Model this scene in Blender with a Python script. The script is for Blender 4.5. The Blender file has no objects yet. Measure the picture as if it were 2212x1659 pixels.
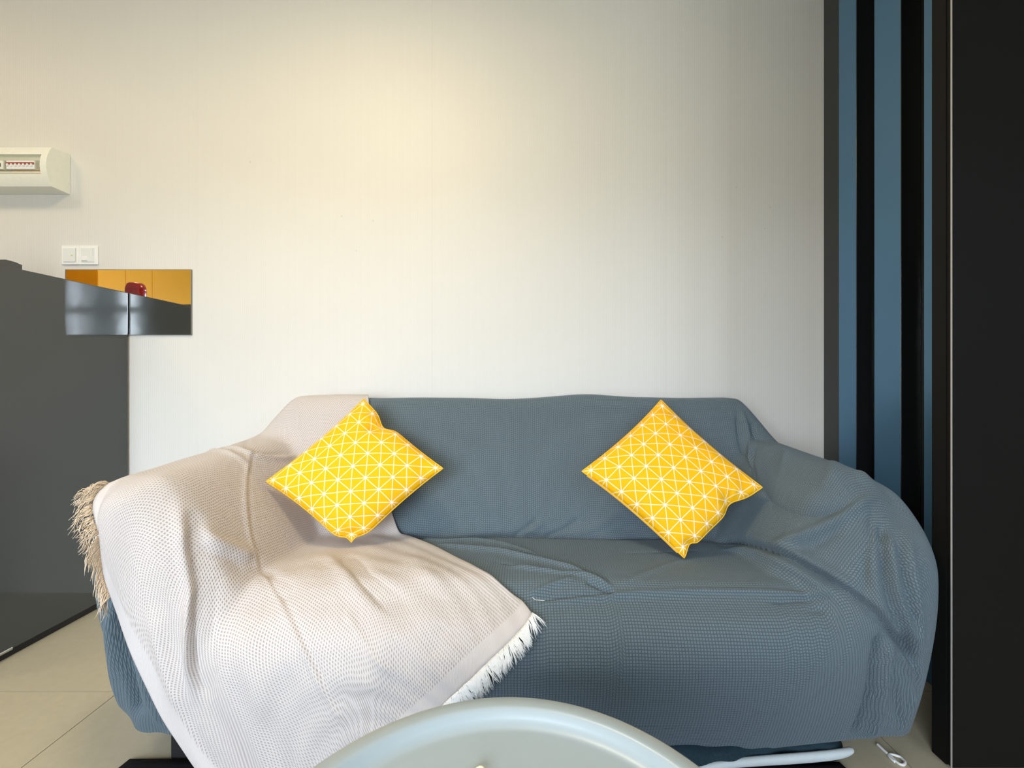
import bpy, bmesh, math, random
import numpy as np
from mathutils import Vector, Matrix

random.seed(7)
rng = np.random.default_rng(7)
SC = bpy.context.scene
COL = SC.collection

# ------------------------------------------------------------------ camera
F_PX, VPX, VPY, CAM_Z = 928.0, 1128.0, 817.0, 1.05      # focal length and vanishing point in the 2212x1659 frame
cam_d = bpy.data.cameras.new('camera')
cam_d.sensor_width = 36.0
cam_d.sensor_fit = 'HORIZONTAL'
cam_d.lens = F_PX / 2212.0 * 36.0
cam_d.shift_x = -(VPX - 1106.0) / 2212.0
cam_d.shift_y = -(829.5 - VPY) / 2212.0
cam_d.clip_start = 0.02
cam = bpy.data.objects.new('camera', cam_d)
COL.objects.link(cam)
cam.location = (0, 0, CAM_Z)
cam.rotation_euler = (math.pi / 2, 0, 0)
SC.camera = cam

# ------------------------------------------------------------------ world, exposure
SC.view_settings.view_transform = 'Standard'
SC.view_settings.look = 'None'
SC.view_settings.exposure = 0.29
SC.view_settings.gamma = 1.0
SC.view_settings.use_curve_mapping = False
SC.cycles.max_bounces = 10
SC.cycles.diffuse_bounces = 6
SC.cycles.glossy_bounces = 6

SKY = 15.5
LAMP = 38.0
KITCHEN = 20.0
w = bpy.data.worlds.new('overcast_sky')
SC.world = w
w.use_nodes = True
nt = w.node_tree
bg = nt.nodes['Background']
tc = nt.nodes.new('ShaderNodeTexCoord')
sp = nt.nodes.new('ShaderNodeSeparateXYZ')
rp = nt.nodes.new('ShaderNodeValToRGB')
nt.links.new(tc.outputs['Generated'], sp.inputs[0])
nt.links.new(sp.outputs['Z'], rp.inputs[0])
rp.color_ramp.elements[0].position = 0.0
rp.color_ramp.elements[0].color = (0.30, 0.33, 0.33, 1)
rp.color_ramp.elements[1].position = 0.06
rp.color_ramp.elements[1].color = (0.81, 0.885, 1.0, 1)
nt.links.new(rp.outputs[0], bg.inputs['Color'])
bg.inputs['Strength'].default_value = SKY

# room dimensions
Y_WALL, Y_WIN, X_LEFT, X_RIGHT, X_END, Z_CEIL = 2.10, -1.90, -4.05, 3.30, 1.475, 3.00
WINS = [(-2.35, 0.15, 0.45, 2.20), (1.45, 2.95, 1.30, 2.55)]      # x0, x1, z0, z1 of the windows behind the camera

for k, (x0, x1, z0, z1) in enumerate(WINS):
    ld = bpy.data.lights.new('window_portal', 'AREA')
    ld.shape = 'RECTANGLE'
    ld.size = x1 - x0
    ld.size_y = z1 - z0
    ld.cycles.is_portal = True
    lo = bpy.data.objects.new('window_portal', ld)
    COL.objects.link(lo)
    lo.location = ((x0 + x1) / 2, Y_WIN - 0.13, (z0 + z1) / 2)
    lo.rotation_euler = (math.pi / 2, 0, 0)        # local -Z looks to +Y, into the room


# ------------------------------------------------------------------ helpers
def link(o, parent=None):
    COL.objects.link(o)
    if parent is not None:
        o.parent = parent
    return o


def tag(o, label=None, cat=None, group=None, kind=None):
    if label: o['label'] = label
    if cat: o['category'] = cat
    if group: o['group'] = group
    if kind: o['kind'] = kind
    return o


def empty(name, loc=(0, 0, 0)):
    o = bpy.data.objects.new(name, None)
    o.empty_display_size = 0.1
    o.location = loc
    return link(o)


def build(name, bm, mat, parent=None, smooth=False):
    me = bpy.data.meshes.new(name)
    bmesh.ops.recalc_face_normals(bm, faces=bm.faces)
    bm.to_mesh(me)
    bm.free()
    if smooth:
        me.polygons.foreach_set('use_smooth', [True] * len(me.polygons))
    if mat: me.materials.append(mat)
    o = bpy.data.objects.new(name, me)
    link(o, parent)
    if parent is not None:
        o.location = -Vector(parent.location) if parent.parent is None else Vector((0, 0, 0))
    return o


def box_bm(x0, x1, y0, y1, z0, z1, bevel=0.0, seg=2, bm=None):
    b = bmesh.new()
    vs = [b.verts.new(p) for p in ((x0, y0, z0), (x1, y0, z0), (x1, y1, z0), (x0, y1, z0),
                                   (x0, y0, z1), (x1, y0, z1), (x1, y1, z1), (x0, y1, z1))]
    for f in ((0, 3, 2, 1), (4, 5, 6, 7), (0, 1, 5, 4), (1, 2, 6, 5), (2, 3, 7, 6), (3, 0, 4, 7)):
        b.faces.new([vs[i] for i in f])
    if bevel > 0:
        bmesh.ops.bevel(b, geom=b.edges[:], offset=bevel, segments=seg, profile=0.5, affect='EDGES')
    if bm is None:
        return b
    me = bpy.data.meshes.new('tmp')
    b.to_mesh(me); b.free()
    bm.from_mesh(me)
    bpy.data.meshes.remove(me)
    return bm


def box(name, x0, x1, y0, y1, z0, z1, mat, parent=None, bevel=0.0, seg=2):
    return build(name, box_bm(x0, x1, y0, y1, z0, z1, bevel, seg), mat, parent)


def lathe_bm(profile, n=96, cx=0, cy=0):
    bm = bmesh.new()
    rings = []
    for r, z in profile:
        if r < 1e-6:
            rings.append([bm.verts.new((cx, cy, z))])
        else:
            rings.append([bm.verts.new((cx + r * math.cos(2 * math.pi * k / n), cy + r * math.sin(2 * math.pi * k / n), z)) for k in range(n)])
    for A, B in zip(rings[:-1], rings[1:]):
        for k in range(n):
            k2 = (k + 1) % n
            if len(A) == 1 and len(B) == 1: continue
            if len(A) == 1: bm.faces.new((A[0], B[k], B[k2]))
            elif len(B) == 1: bm.faces.new((A[k], A[k2], B[0]))
            else: bm.faces.new((A[k], A[k2], B[k2], B[k]))
    return bm


def tube_bm(pts, rad, sides=8, bm=None, closed=False):
    bm = bm or bmesh.new()
    pts = [Vector(p) for p in pts]
    n = len(pts)
    rings = []
    for i, p in enumerate(pts):
        a = pts[(i - 1) % n] if (closed or i > 0) else p
        b = pts[(i + 1) % n] if (closed or i < n - 1) else p
        t = (b - a).normalized()
        up = Vector((0, 0, 1)) if abs(t.z) < 0.9 else Vector((1, 0, 0))
        u = t.cross(up).normalized()
        v = t.cross(u)
        r = rad[i] if hasattr(rad, '__len__') else rad
        rings.append([bm.verts.new(p + (u * math.cos(2 * math.pi * k / sides) + v * math.sin(2 * math.pi * k / sides)) * r) for k in range(sides)])
    m = n if closed else n - 1
    for i in range(m):
        A, B = rings[i], rings[(i + 1) % n]
        for k in range(sides):
            bm.faces.new((A[k], A[(k + 1) % sides], B[(k + 1) % sides], B[k]))
    if not closed:
        bm.faces.new(rings[0][::-1]); bm.faces.new(rings[-1])
    return bm


def grid_mesh(name, P, UV, mat, parent=None, mask=None):
    ni, nj = P.shape[:2]
    idx = np.arange(ni * nj).reshape(ni, nj)
    q = np.stack([idx[:-1, :-1], idx[1:, :-1], idx[1:, 1:], idx[:-1, 1:]], -1).reshape(-1, 4)
    me = bpy.data.meshes.new(name)
    me.vertices.add(ni * nj)
    me.vertices.foreach_set('co', P.reshape(-1).astype(np.float32))
    me.loops.add(len(q) * 4)
    me.loops.foreach_set('vertex_index', q.reshape(-1).astype(np.int32))
    me.polygons.add(len(q))
    me.polygons.foreach_set('loop_start', np.arange(0, len(q) * 4, 4, dtype=np.int32))
    me.polygons.foreach_set('use_smooth', np.ones(len(q), bool))
    uvl = me.uv_layers.new(name='UVMap')
    uvl.data.foreach_set('uv', UV.reshape(-1, 2)[q.reshape(-1)].reshape(-1).astype(np.float32))
    me.update(calc_edges=True)
    me.validate()
    me.materials.append(mat)
    o = bpy.data.objects.new(name, me)
    link(o, parent)
    if parent is not None:
        o.location = -Vector(parent.location)
    return o


def at(px, py, y):
    """photograph pixel + real depth -> world point"""
    return Vector(((px - VPX) * y / F_PX, y, CAM_Z - (py - VPY) * y / F_PX))


# ------------------------------------------------------------------ materials
class N:
    def __init__(self, name):
        self.m = bpy.data.materials.new(name)
        self.m.use_nodes = True
        self.t = self.m.node_tree
        self.b = self.t.nodes['Principled BSDF']

    def node(self, typ, **kw):
        n = self.t.nodes.new(typ)
        for k, v in kw.items():
            setattr(n, k, v)
        return n

    def val(self, s):
        return s

    def math(self, op, a, b=None, c=None, clamp=False):
        n = self.node('ShaderNodeMath', operation=op, use_clamp=clamp)
        for i, s in enumerate((a, b, c)):
            if s is None: continue
            if isinstance(s, (int, float)): n.inputs[i].default_value = s
            else: self.t.links.new(s, n.inputs[i])
        return n.outputs[0]

    def mix(self, f, a, b):
        n = self.node('ShaderNodeMix', data_type='RGBA')
        for sock, s in ((n.inputs[0], f), (n.inputs[6], a), (n.inputs[7], b)):
            if isinstance(s, (int, float)): sock.default_value = s
            elif isinstance(s, tuple): sock.default_value = (*s, 1) if len(s) == 3 else s
            else: self.t.links.new(s, sock)
        return n.outputs[2]

    def smooth(self, x, lo, hi):
        n = self.node('ShaderNodeMapRange', interpolation_type='SMOOTHSTEP')
        self.t.links.new(x, n.inputs[0])
        n.inputs[1].default_value = lo; n.inputs[2].default_value = hi
        return n.outputs[0]

    def noise(self, vec, scale, detail=3.0, rough=0.5):
        n = self.node('ShaderNodeTexNoise')
        if vec is not None: self.t.links.new(vec, n.inputs['Vector'])
        n.inputs['Scale'].default_value = scale
        n.inputs['Detail'].default_value = detail
        n.inputs['Roughness'].default_value = rough
        return n.outputs[0]

    def coord(self, kind='Object'):
        return self.node('ShaderNodeTexCoord').outputs[kind]

    def xyz(self, vec):
        n = self.node('ShaderNodeSeparateXYZ')
        self.t.links.new(vec, n.inputs[0])
        return n.outputs

    def bump(self, h, dist, strength=1.0, prev=None):
        n = self.node('ShaderNodeBump')
        n.inputs['Distance'].default_value = dist
        n.inputs['Strength'].default_value = strength
        self.t.links.new(h, n.inputs['Height'])
        if prev is not None: self.t.links.new(prev, n.inputs['Normal'])
        return n.outputs[0]

    def set(self, color=None, rough=None, spec=None, ior=None, normal=None, metal=None, **kw):
        b = self.b
        for key, s in (('Base Color', color), ('Roughness', rough), ('Specular IOR Level', spec), ('IOR', ior),
                       ('Normal', normal), ('Metallic', metal)):
            if s is None: continue
            if isinstance(s, (int, float)): b.inputs[key].default_value = s
            elif isinstance(s, tuple): b.inputs[key].default_value = (*s, 1)
            else: self.t.links.new(s, b.inputs[key])
        for k, v in kw.items():
            b.inputs[k.replace('_', ' ')].default_value = v
        return self.m


def plain(name, color, rough=0.5, spec=0.5, metal=0.0, grain=0.03, scale=60, **kw):
    n = N(name)
    f = n.noise(n.coord(), scale)
    c2 = tuple(max(0, c * (1 - 2 * grain)) for c in color)
    c1 = tuple(min(1, c * (1 + grain)) for c in color)
    return n.set(color=n.mix(f, c2, c1), rough=rough, spec=spec, metal=metal, **kw)


def wall_mat():
    n = N('striped_wallpaper')
    c = n.coord()
    x, y, z = n.xyz(c)
    s = n.math('SINE', n.math('MULTIPLY', x, 2 * math.pi / 0.0102))
    fine = n.noise(c, 420, 2)
    big = n.noise(c, 1.7, 3)
    fac = n.math('ADD', n.math('MULTIPLY', s, 0.10), n.math('MULTIPLY', big, 0.8), clamp=True)
    col = n.mix(fac, (0.735, 0.715, 0.68), (0.79, 0.77, 0.735))
    # nail holes and scuffs
    for (px, py, r) in ((540, 350, .006), (738, 467, .006), (806, 477, .006), (770, 542, .005), (1590, 405, .007),
                        (1664, 448, .006), (1560, 512, .006), (1614, 546, .004), (1652, 494, .005)):
        p = at(px, py, Y_WALL)
        d = n.node('ShaderNodeVectorMath', operation='DISTANCE')
        n.t.links.new(c, d.inputs[0])
        d.inputs[1].default_value = (p.x, p.y, p.z)
        col = n.mix(n.math('MULTIPLY', n.smooth(d.outputs['Value'], r, r * 0.2), 0.35), col, (0.42, 0.38, 0.32))
    h = n.math('ADD', s, n.math('MULTIPLY', fine, 0.5))
    return n.set(color=col, rough=0.55, spec=0.4, normal=n.bump(h, 0.0006, 0.2))


def paint_mat(name, col, rough=0.7):
    n = N(name)
    f = n.noise(n.coord(), 90)
    return n.set(color=n.mix(f, tuple(c * .96 for c in col), col), rough=rough, normal=n.bump(f, 0.0006, 0.3))


def tile_mat():
    n = N('beige_floor_tile')
    c = n.coord()
    oi = n.node('ShaderNodeObjectInfo').outputs['Random']
    f = n.noise(c, 34, 5, 0.65)
    g = n.noise(c, 5, 3)
    col = n.mix(f, (0.44, 0.39, 0.27), (0.58, 0.525, 0.39))
    col = n.mix(n.math('MULTIPLY', g, 0.35), col, (0.47, 0.405, 0.28))
    col = n.mix(n.math('MULTIPLY', oi, 0.15), col, (0.42, 0.37, 0.26))
    return n.set(color=col, rough=0.28, spec=0.5, normal=n.bump(f, 0.0004, 0.15))


def waffle_mat(name, cu, cv, base, dark, line=(0.60, 0.97), soft=0.5, bump=0.0016, bstr=0.8, plain_ends=None, sheen=0.25, thread=0.1):
    """square-celled waffle weave laid out in metric UVs"""
    n = N(name)
    uv = n.coord('UV')
    u, v, _ = n.xyz(uv)
    wob = n.noise(uv, 14, 2)
    wv = n.math('MULTIPLY', n.math('SUBTRACT', wob, 0.5), 0.35)
    fu = n.math('ABSOLUTE', n.math('SUBTRACT', n.math('MULTIPLY', n.math('FRACT', n.math('ADD', n.math('DIVIDE', u, cu), wv)), 2.0), 1.0))
    fv = n.math('ABSOLUTE', n.math('SUBTRACT', n.math('MULTIPLY', n.math('FRACT', n.math('ADD', n.math('DIVIDE', v, cv), wv)), 2.0), 1.0))
    return n, uv, u, v, fu, fv


def slipcover_mat():
    n, uv, u, v, fu, fv = waffle_mat('slate_waffle_slipcover', 0.0080, 0.0080, None, None)
    lu = n.smooth(fu, 0.45, 0.98)
    lv = n.smooth(fv, 0.45, 0.98)
    l = n.math('MAXIMUM', lu, lv)
    th = n.noise(uv, 700, 2)
    cl = n.noise(uv, 3.0, 3)
    base = n.mix(th, (0.112, 0.152, 0.178), (0.165, 0.212, 0.242))
    base = n.mix(n.math('MULTIPLY', cl, 0.3), base, (0.150, 0.178, 0.190))
    col = n.mix(n.math('MULTIPLY', l, 0.62), base, (0.030, 0.048, 0.062))  # shade in the recessed weave lines is put into the colour
    h = n.math('SUBTRACT', n.math('MULTIPLY', th, 0.25), l)
    m = n.set(color=col, rough=0.85, spec=0.2, normal=n.bump(h, 0.0018, 0.55))
    n.b.inputs['Sheen Weight'].default_value = 0.18
    n.b.inputs['Sheen Tint'].default_value = (0.6, 0.75, 0.9, 1)
    return m


def throw_mat(L):
    n, uv, u, v, fu, fv = waffle_mat('cream_waffle_throw', 0.0082, 0.0078, None, None)
    # recessed cells between raised threads, their shade coloured in as dark dots
    hu = n.smooth(fu, 0.72, 0.18)
    hv = n.smooth(fv, 0.80, 0.22)
    hole = n.math('MULTIPLY', hu, hv)
    # plain woven border along both fringed ends
    bo = n.node('ShaderNodeUVMap', uv_map='border').outputs[0]
    d0, d1, _ = n.xyz(bo)
    e0 = n.smooth(d0, 0.046, 0.052)
    e1 = n.smooth(d1, 0.042, 0.048)
    field = n.math('MULTIPLY', e0, e1)
    hole = n.math('MULTIPLY', hole, field)
    rib = n.math('MULTIPLY', n.math('SINE', n.math('MULTIPLY', u, 2 * math.pi / 0.0052)), n.math('SUBTRACT', 1.0, field))
    th = n.noise(uv, 650, 2)
    base = n.mix(th, (0.555, 0.505, 0.485), (0.665, 0.62, 0.605))
    col = n.mix(n.math('MULTIPLY', hole, 0.68), base, (0.33, 0.26, 0.215))
    h = n.math('ADD', n.math('SUBTRACT', n.math('MULTIPLY', th, 0.3), hole), n.math('MULTIPLY', rib, 0.12))
    m = n.set(color=col, rough=0.9, spec=0.15, normal=n.bump(h, 0.0022, 0.6))
    n.b.inputs['Sheen Weight'].default_value = 0.15
    return m


def cushion_mat(c):
    """yellow cotton with a white printed lattice: horizontals, verticals, both diagonals and a star on every other crossing"""
    n = N('yellow_lattice_print')
    uv = n.coord('UV')
    dist = n.noise(uv, 9, 2)
    u, v, _ = n.xyz(uv)
    wob = n.math('MULTIPLY', n.math('SUBTRACT', dist, 0.5), 0.006)
    U = n.math('DIVIDE', n.math('ADD', u, wob), c)
    V = n.math('DIVIDE', n.math('ADD', v, wob), c)

    def near(x):       # distance to nearest integer, in units of c
        return n.math('ABSOLUTE', n.math('SUBTRACT', n.math('FRACT', n.math('ADD', x, 0.5)), 0.5))
    du, dv = near(U), near(V)
    S = n.math('MULTIPLY', n.math('ADD', U, V), 0.5)
    D = n.math('MULTIPLY', n.math('SUBTRACT', U, V), 0.5)
    ds = n.math('MULTIPLY', near(S), 1.414)
    dd = n.math('MULTIPLY', near(D), 1.414)
    d = n.math('MINIMUM', n.math('MINIMUM', du, dv), n.math('MINIMUM', ds, dd))
    lines = n.smooth(d, 0.040, 0.018)
    # star: both diagonals' lattice points coincide
    r = n.math('SQRT', n.math('ADD', n.math('MULTIPLY', ds, ds), n.math('MULTIPLY', dd, dd)))
    star = n.smooth(r, 0.135, 0.085)
    # keep only points where S and D are both near integers (r already is that)
    fac = n.math('MAXIMUM', n.math('MULTIPLY', lines, 0.72), star)
    weave = n.noise(uv, 500, 2)
    yel = n.mix(weave, (0.86, 0.425, 0.003), (0.93, 0.50, 0.006))
    col = n.mix(fac, yel, (0.88, 0.83, 0.76))
    return n.set(color=col, rough=0.8, spec=0.2, normal=n.bump(weave, 0.0006, 0.4))


M = {}
M['wall'] = wall_mat()
M['white_paint'] = paint_mat('white_ceiling_paint', (0.78, 0.76, 0.72))
M['side_paint'] = paint_mat('taupe_wall_paint', (0.40, 0.36, 0.30))
M['tile'] = tile_mat()
M['grout'] = plain('dark_grout', (0.06, 0.045, 0.03), 0.9)
M['slipcover'] = slipcover_mat()
M['black'] = plain('black_plastic', (0.012, 0.012, 0.013), 0.5)
M['mat'] = plain('black_rubber_mat', (0.008, 0.008, 0.010), 0.75, 0.2)
M['fridge'] = None
M['white_plastic'] = plain('white_plastic', (0.93, 0.93, 0.92), 0.3, grain=0.01)
M['cream_plastic'] = plain('cream_plastic', (0.92, 0.93, 0.85), 0.35)
M['grey_plastic'] = plain('light_grey_plastic', (0.60, 0.60, 0.55), 0.45)
M['red_plastic'] = plain('red_plastic', (0.36, 0.085, 0.08), 0.4)
M['brown_plastic'] = plain('brown_plastic', (0.16, 0.10, 0.06), 0.4)
M['sage'] = plain('sage_grey_lacquer', (0.345, 0.405, 0.43), 0.33, 0.5, grain=0.01)
M['metal'] = plain('brushed_metal', (0.62, 0.62, 0.60), 0.3, metal=1.0)
M['white_rubber'] = plain('white_cord', (0.82, 0.82, 0.80), 0.45)
M['lens'] = None


def fridge_mat():
    n = N('dark_grey_coated_steel')
    c = n.coord()
    f = n.noise(c, 900, 2)
    g = n.noise(c, 7, 3)
    col = n.mix(f, (0.052, 0.057, 0.058), (0.068, 0.073, 0.074))
    h = n.math('ADD', n.math('MULTIPLY', f, 0.02), g)
    return n.set(color=col, rough=0.07, ior=1.55, normal=n.bump(h, 0.004, 0.10))


M['fridge'] = fridge_mat()


def slat_mat():
    n = N('dark_blue_gloss_laminate')
    c = n.coord()
    f = n.noise(c, 500, 2)
    col = n.mix(f, (0.075, 0.185, 0.320), (0.092, 0.215, 0.365))
    return n.set(color=col, rough=0.32, metal=0.35, normal=n.bump(f, 0.0004, 0.2))


M['slat'] = slat_mat()
M['black_laminate'] = plain('black_laminate', (0.0085, 0.0080, 0.0074), 0.6, 0.12, grain=0.15, scale=700)
M['dark_gloss'] = plain('dark_gloss_laminate', (0.010, 0.012, 0.014), 0.25, 0.8, grain=0.15, scale=700)


def mirror_mat():
    n = N('silvered_glass')
    f = n.noise(n.coord(), 3)
    return n.set(color=n.mix(f, (0.90, 0.92, 0.91), (0.93, 0.94, 0.93)), rough=0.0, metal=1.0)


M['mirror'] = mirror_mat()
M['yellow_door'] = plain('yellow_satin_laminate', (0.95, 0.50, 0.065), 0.5, 0.2, grain=0.02, scale=4)
M['orange_panel'] = plain('orange_carcass', (0.92, 0.36, 0.008), 0.6, 0.15, grain=0.05, scale=12)


def glass_mat(name, tint=(1, 1, 1), gloss=0.06):
    n = N(name)
    tr = n.node('ShaderNodeBsdfTransparent')
    tr.inputs[0].default_value = (*tint, 1)
    gl = n.node('ShaderNodeBsdfGlossy')
    gl.inputs['Roughness'].default_value = 0.02
    mx = n.node('ShaderNodeMixShader')
    lw = n.node('ShaderNodeLayerWeight')
    lw.inputs[0].default_value = 0.3
    n.t.links.new(n.math('ADD', n.math('MULTIPLY', lw.outputs['Fresnel'], 0.3), gloss), mx.inputs[0])
    n.t.links.new(tr.outputs[0], mx.inputs[1]); n.t.links.new(gl.outputs[0], mx.inputs[2])
    out = [q for q in n.t.nodes if q.type == 'OUTPUT_MATERIAL'][0]
    n.t.links.new(mx.outputs[0], out.inputs[0])
    return n.m


M['pane'] = glass_mat('window_glass', (0.96, 0.98, 0.98), 0.02)
M['smoked'] = glass_mat('clear_cover', (0.93, 0.93, 0.88), 0.05)


def lamp_mat(name, col, strength):
    n = N(name)
    f = n.noise(n.coord(), 3)
    n.set(color=(0.8, 0.8, 0.8))
    c = n.mix(f, tuple(x * .97 for x in col), col)
    n.t.links.new(c, n.b.inputs['Emission Color'])
    n.b.inputs['Emission Strength'].default_value = strength
    return n.m


M['lamp'] = lamp_mat('warm_lamp_diffuser', (1.0, 0.80, 0.50), LAMP)
M['kitchen_lamp'] = lamp_mat('warm_kitchen_diffuser', (1.0, 0.78, 0.50), KITCHEN)

# ================================================================== ROOM
def struct(o):
    o['kind'] = 'structure'
    return o


# back wall: vertical strips of wallpaper on a backing
wb = struct(box('wall_back', X_LEFT - .1, X_END + .1, Y_WALL + 0.004, Y_WALL + 0.12, 0, Z_CEIL, M['side_paint']))
edges = [X_LEFT, -2.731, -1.586, -0.441, 0.704, X_END]
for a, b in zip(edges[:-1], edges[1:]):
    box('wallpaper_strip', a + 0.0002, b - 0.0002, Y_WALL, Y_WALL + 0.004, 0, Z_CEIL, M['wall'], wb)
wl = struct(box('wall_left', X_LEFT - .1, X_LEFT, Y_WIN, Y_WALL, 0, Z_CEIL, M['side_paint']))
struct(box('ceiling', X_LEFT - .1, X_RIGHT + .1, Y_WIN - .1, Y_WALL + .1, Z_CEIL, Z_CEIL + .1, M['white_paint']))
struct(box('wall_right', X_RIGHT, X_RIGHT + .1, Y_WIN, 1.50, 0, Z_CEIL, M['side_paint']))
# front wall with window openings
xs = [X_LEFT - .1, WINS[0][0], WINS[0][1], WINS[1][0], WINS[1][1], X_RIGHT + .1]
bm = bmesh.new()
for k in (0, 2, 4):
    box_bm(xs[k], xs[k + 1], Y_WIN - .12, Y_WIN, 0, Z_CEIL, bm=bm)
for (x0, x1, z0, z1) in WINS:
    box_bm(x0, x1, Y_WIN - .12, Y_WIN, 0, z0, bm=bm)
    box_bm(x0, x1, Y_WIN - .12, Y_WIN, z1, Z_CEIL, bm=bm)
struct(build('wall_front', bm, M['side_paint']))
M['alu'] = plain('dark_grey_aluminium', (0.10, 0.11, 0.12), 0.4)
for k, (x0, x1, z0, z1) in enumerate(WINS):
    bm = bmesh.new()
    fw = 0.045
    ya, yb = Y_WIN - .10, Y_WIN - .04
    box_bm(x0, x1, ya, yb, z0, z0 + fw, bm=bm); box_bm(x0, x1, ya, yb, z1 - fw, z1, bm=bm)
    box_bm(x0, x0 + fw, ya, yb, z0 + fw, z1 - fw, bm=bm); box_bm(x1 - fw, x1, ya, yb, z0 + fw, z1 - fw, bm=bm)
    wn = struct(build('window_%d' % (k + 1), bm, M['alu']))
    xm = (x0 + x1) / 2
    zr = 2.03 if k else 1.55
    for q in (0.34, 0.67):
        xq = x0 + (x1 - x0) * q
        box('mullion', xq - .035, xq + .035, ya + .005, yb - .005, z0 + fw, z1 - fw, M['alu'], wn)
    box('transom', x0 + fw, x1 - fw, ya + .008, yb - .008, zr - .04, zr + .04, M['alu'], wn)
    box('pane', x0 + fw, x1 - fw, ya + .028, ya + .032, z0 + fw, z1 - fw, M['pane'], wn)

def sheer_mat():
    n = N('grey_sheer_fabric')
    f = n.noise(n.coord('Object'), 300, 2)
    n.set(color=n.mix(f, (0.34, 0.38, 0.41), (0.42, 0.46, 0.49)), rough=0.9, spec=0.1)
    tl = n.node('ShaderNodeBsdfTranslucent')
    tl.inputs[0].default_value = (0.42, 0.47, 0.50, 1)
    mx = n.node('ShaderNodeMixShader')
    mx.inputs[0].default_value = 0.55
    n.t.links.new(n.b.outputs[0], mx.inputs[1]); n.t.links.new(tl.outputs[0], mx.inputs[2])
    out = [q for q in n.t.nodes if q.type == 'OUTPUT_MATERIAL'][0]
    n.t.links.new(mx.outputs[0], out.inputs[0])
    return n.m


M['sheer'] = sheer_mat()
for (xa, xb, lab) in ((1.36, 1.57, 'narrow grey sheer curtain gathered at the inner side of the small window'),
                      (1.83, 2.20, 'wider grey sheer curtain hanging across the middle of the small window'),
                      (2.50, 2.68, 'slim grey sheer curtain hanging near the outer side of the small window')):
    sx = np.linspace(0, 1, 90); sz = np.linspace(0.02, 2.66, 12)
    CX, CZ = np.meshgrid(xa + (xb - xa) * sx, sz, indexing='ij')
    CY = Y_WIN + 0.075 + 0.022 * np.sin((CX - xa) * 2 * math.pi / 0.085) + 0.004 * np.sin(CX * 31 + CZ)
    cu = grid_mesh('curtain', np.stack([CX, CY, CZ], -1), np.stack([CX, CZ], -1), M['sheer'])
    tag(cu, lab, 'curtain', 'sheer curtains behind the camera')
cr = build('curtain_rod', tube_bm([(1.2, Y_WIN + .075, 2.67), (3.2, Y_WIN + .075, 2.67)], .011, 12), M['alu'], None, True)
tag(cr, 'dark curtain rod above the small window', 'curtain rod')

# floor: tiles on a grout bed
fl = struct(box('floor', X_LEFT - .1, X_RIGHT + .1, Y_WIN - .1, Y_WALL + .1, -0.10, -0.0022, M['grout']))
TS, GAP = 0.60, 0.0014
tile_me = None
x_t = [-1.35 + TS * k for k in range(-5, 9)]
y_t = [1.44 + TS * k for k in range(-6, 3)]
for xa in x_t:
    for ya in y_t:
        x0, x1 = max(xa, X_LEFT), min(xa + TS, X_RIGHT)
        y0, y1 = max(ya, Y_WIN), min(ya + TS, Y_WALL)
        if x1 - x0 < .03 or y1 - y0 < .03: continue
        full = abs(x1 - x0 - TS) < 1e-6 and abs(y1 - y0 - TS) < 1e-6
        if full and tile_me is not None:
            o = bpy.data.objects.new('tile', tile_me)
            link(o, fl)
            o.location = (x0, y0, 0)
        else:
            bm = box_bm(GAP, x1 - x0 - GAP, GAP, y1 - y0 - GAP, -0.008, 0.0)
            o = build('tile', bm, M['tile'], fl)
            o.location = (x0, y0, 0)
            if full: tile_me = o.data

# right end wall with upright glossy slats
we = struct(box('wall_end', X_END, X_END + .1, 1.2085, Y_WALL, 0, Z_CEIL, M['dark_gloss']))
for (ya, yb) in ((1.80, 1.90), (1.588, 1.709), (1.43, 1.498)):
    sl = box('slat', 1.40, X_END, ya, yb, 0.0, Z_CEIL, M['dark_gloss'], we, 0.0015, 1)
    sl.data.materials.append(M['slat'])
    for p in sl.data.polygons:
        if p.normal.x < -0.9: p.material_index = 1      # blue laminate on the face towards the room

# tall black partition at the right edge
DX, DY0, DY1 = 1.152, 1.166, 1.208
tcb = empty('partition_panel', (2.2, 1.19, 0))
tag(tcb, 'tall matte black partition panel running floor to ceiling at the right edge', 'partition')
box('panel_core', DX, X_RIGHT - .002, DY0 + .002, DY1, 0.0, Z_CEIL - .002, M['black_laminate'], tcb)
for k in range(3):
    xa = DX + .0015 + k * 0.714
    box('face_panel', xa, xa + .711, DY0 - .014, DY0 + .0015, 0.004, Z_CEIL - .006, M['black_laminate'], tcb, 0.001, 1)
M['edge'] = plain('grey_edge_band', (0.42, 0.40, 0.37), 0.35)
box('edge_band', DX - .001, DX + .001, DY0 - .0145, DY0 - .0115, 0.004, Z_CEIL - .006, M['edge'], tcb)

# ceiling lamp and kitchen lamp
def ceiling_lamp(name, x, y, r, mat, label):
    o = empty(name, (x, y, Z_CEIL))
    tag(o, label, 'lamp')
    build('lamp_base', lathe_bm([(0, Z_CEIL - .0005), (r, Z_CEIL - .0005), (r, Z_CEIL - .03), (r - .012, Z_CEIL - .035), (r - .012, Z_CEIL - .03), (0, Z_CEIL - .03)], 48, x, y), M['white_plastic'], o, True)
    build('diffuser', lathe_bm([(r - .016, Z_CEIL - .031), (r - .02, Z_CEIL - .05), (r * .6, Z_CEIL - .068), (0, Z_CEIL - .075)], 48, x, y), mat, o, True)
    return o


ceiling_lamp('ceiling_lamp', -0.70, 0.78, 0.26, M['lamp'], 'round white ceiling lamp with warm light above the sofa')
ceiling_lamp('kitchen_lamp', -2.85, 0.95, 0.22, M['kitchen_lamp'], 'round white ceiling lamp with warm light over the kitchen cabinets')

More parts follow.
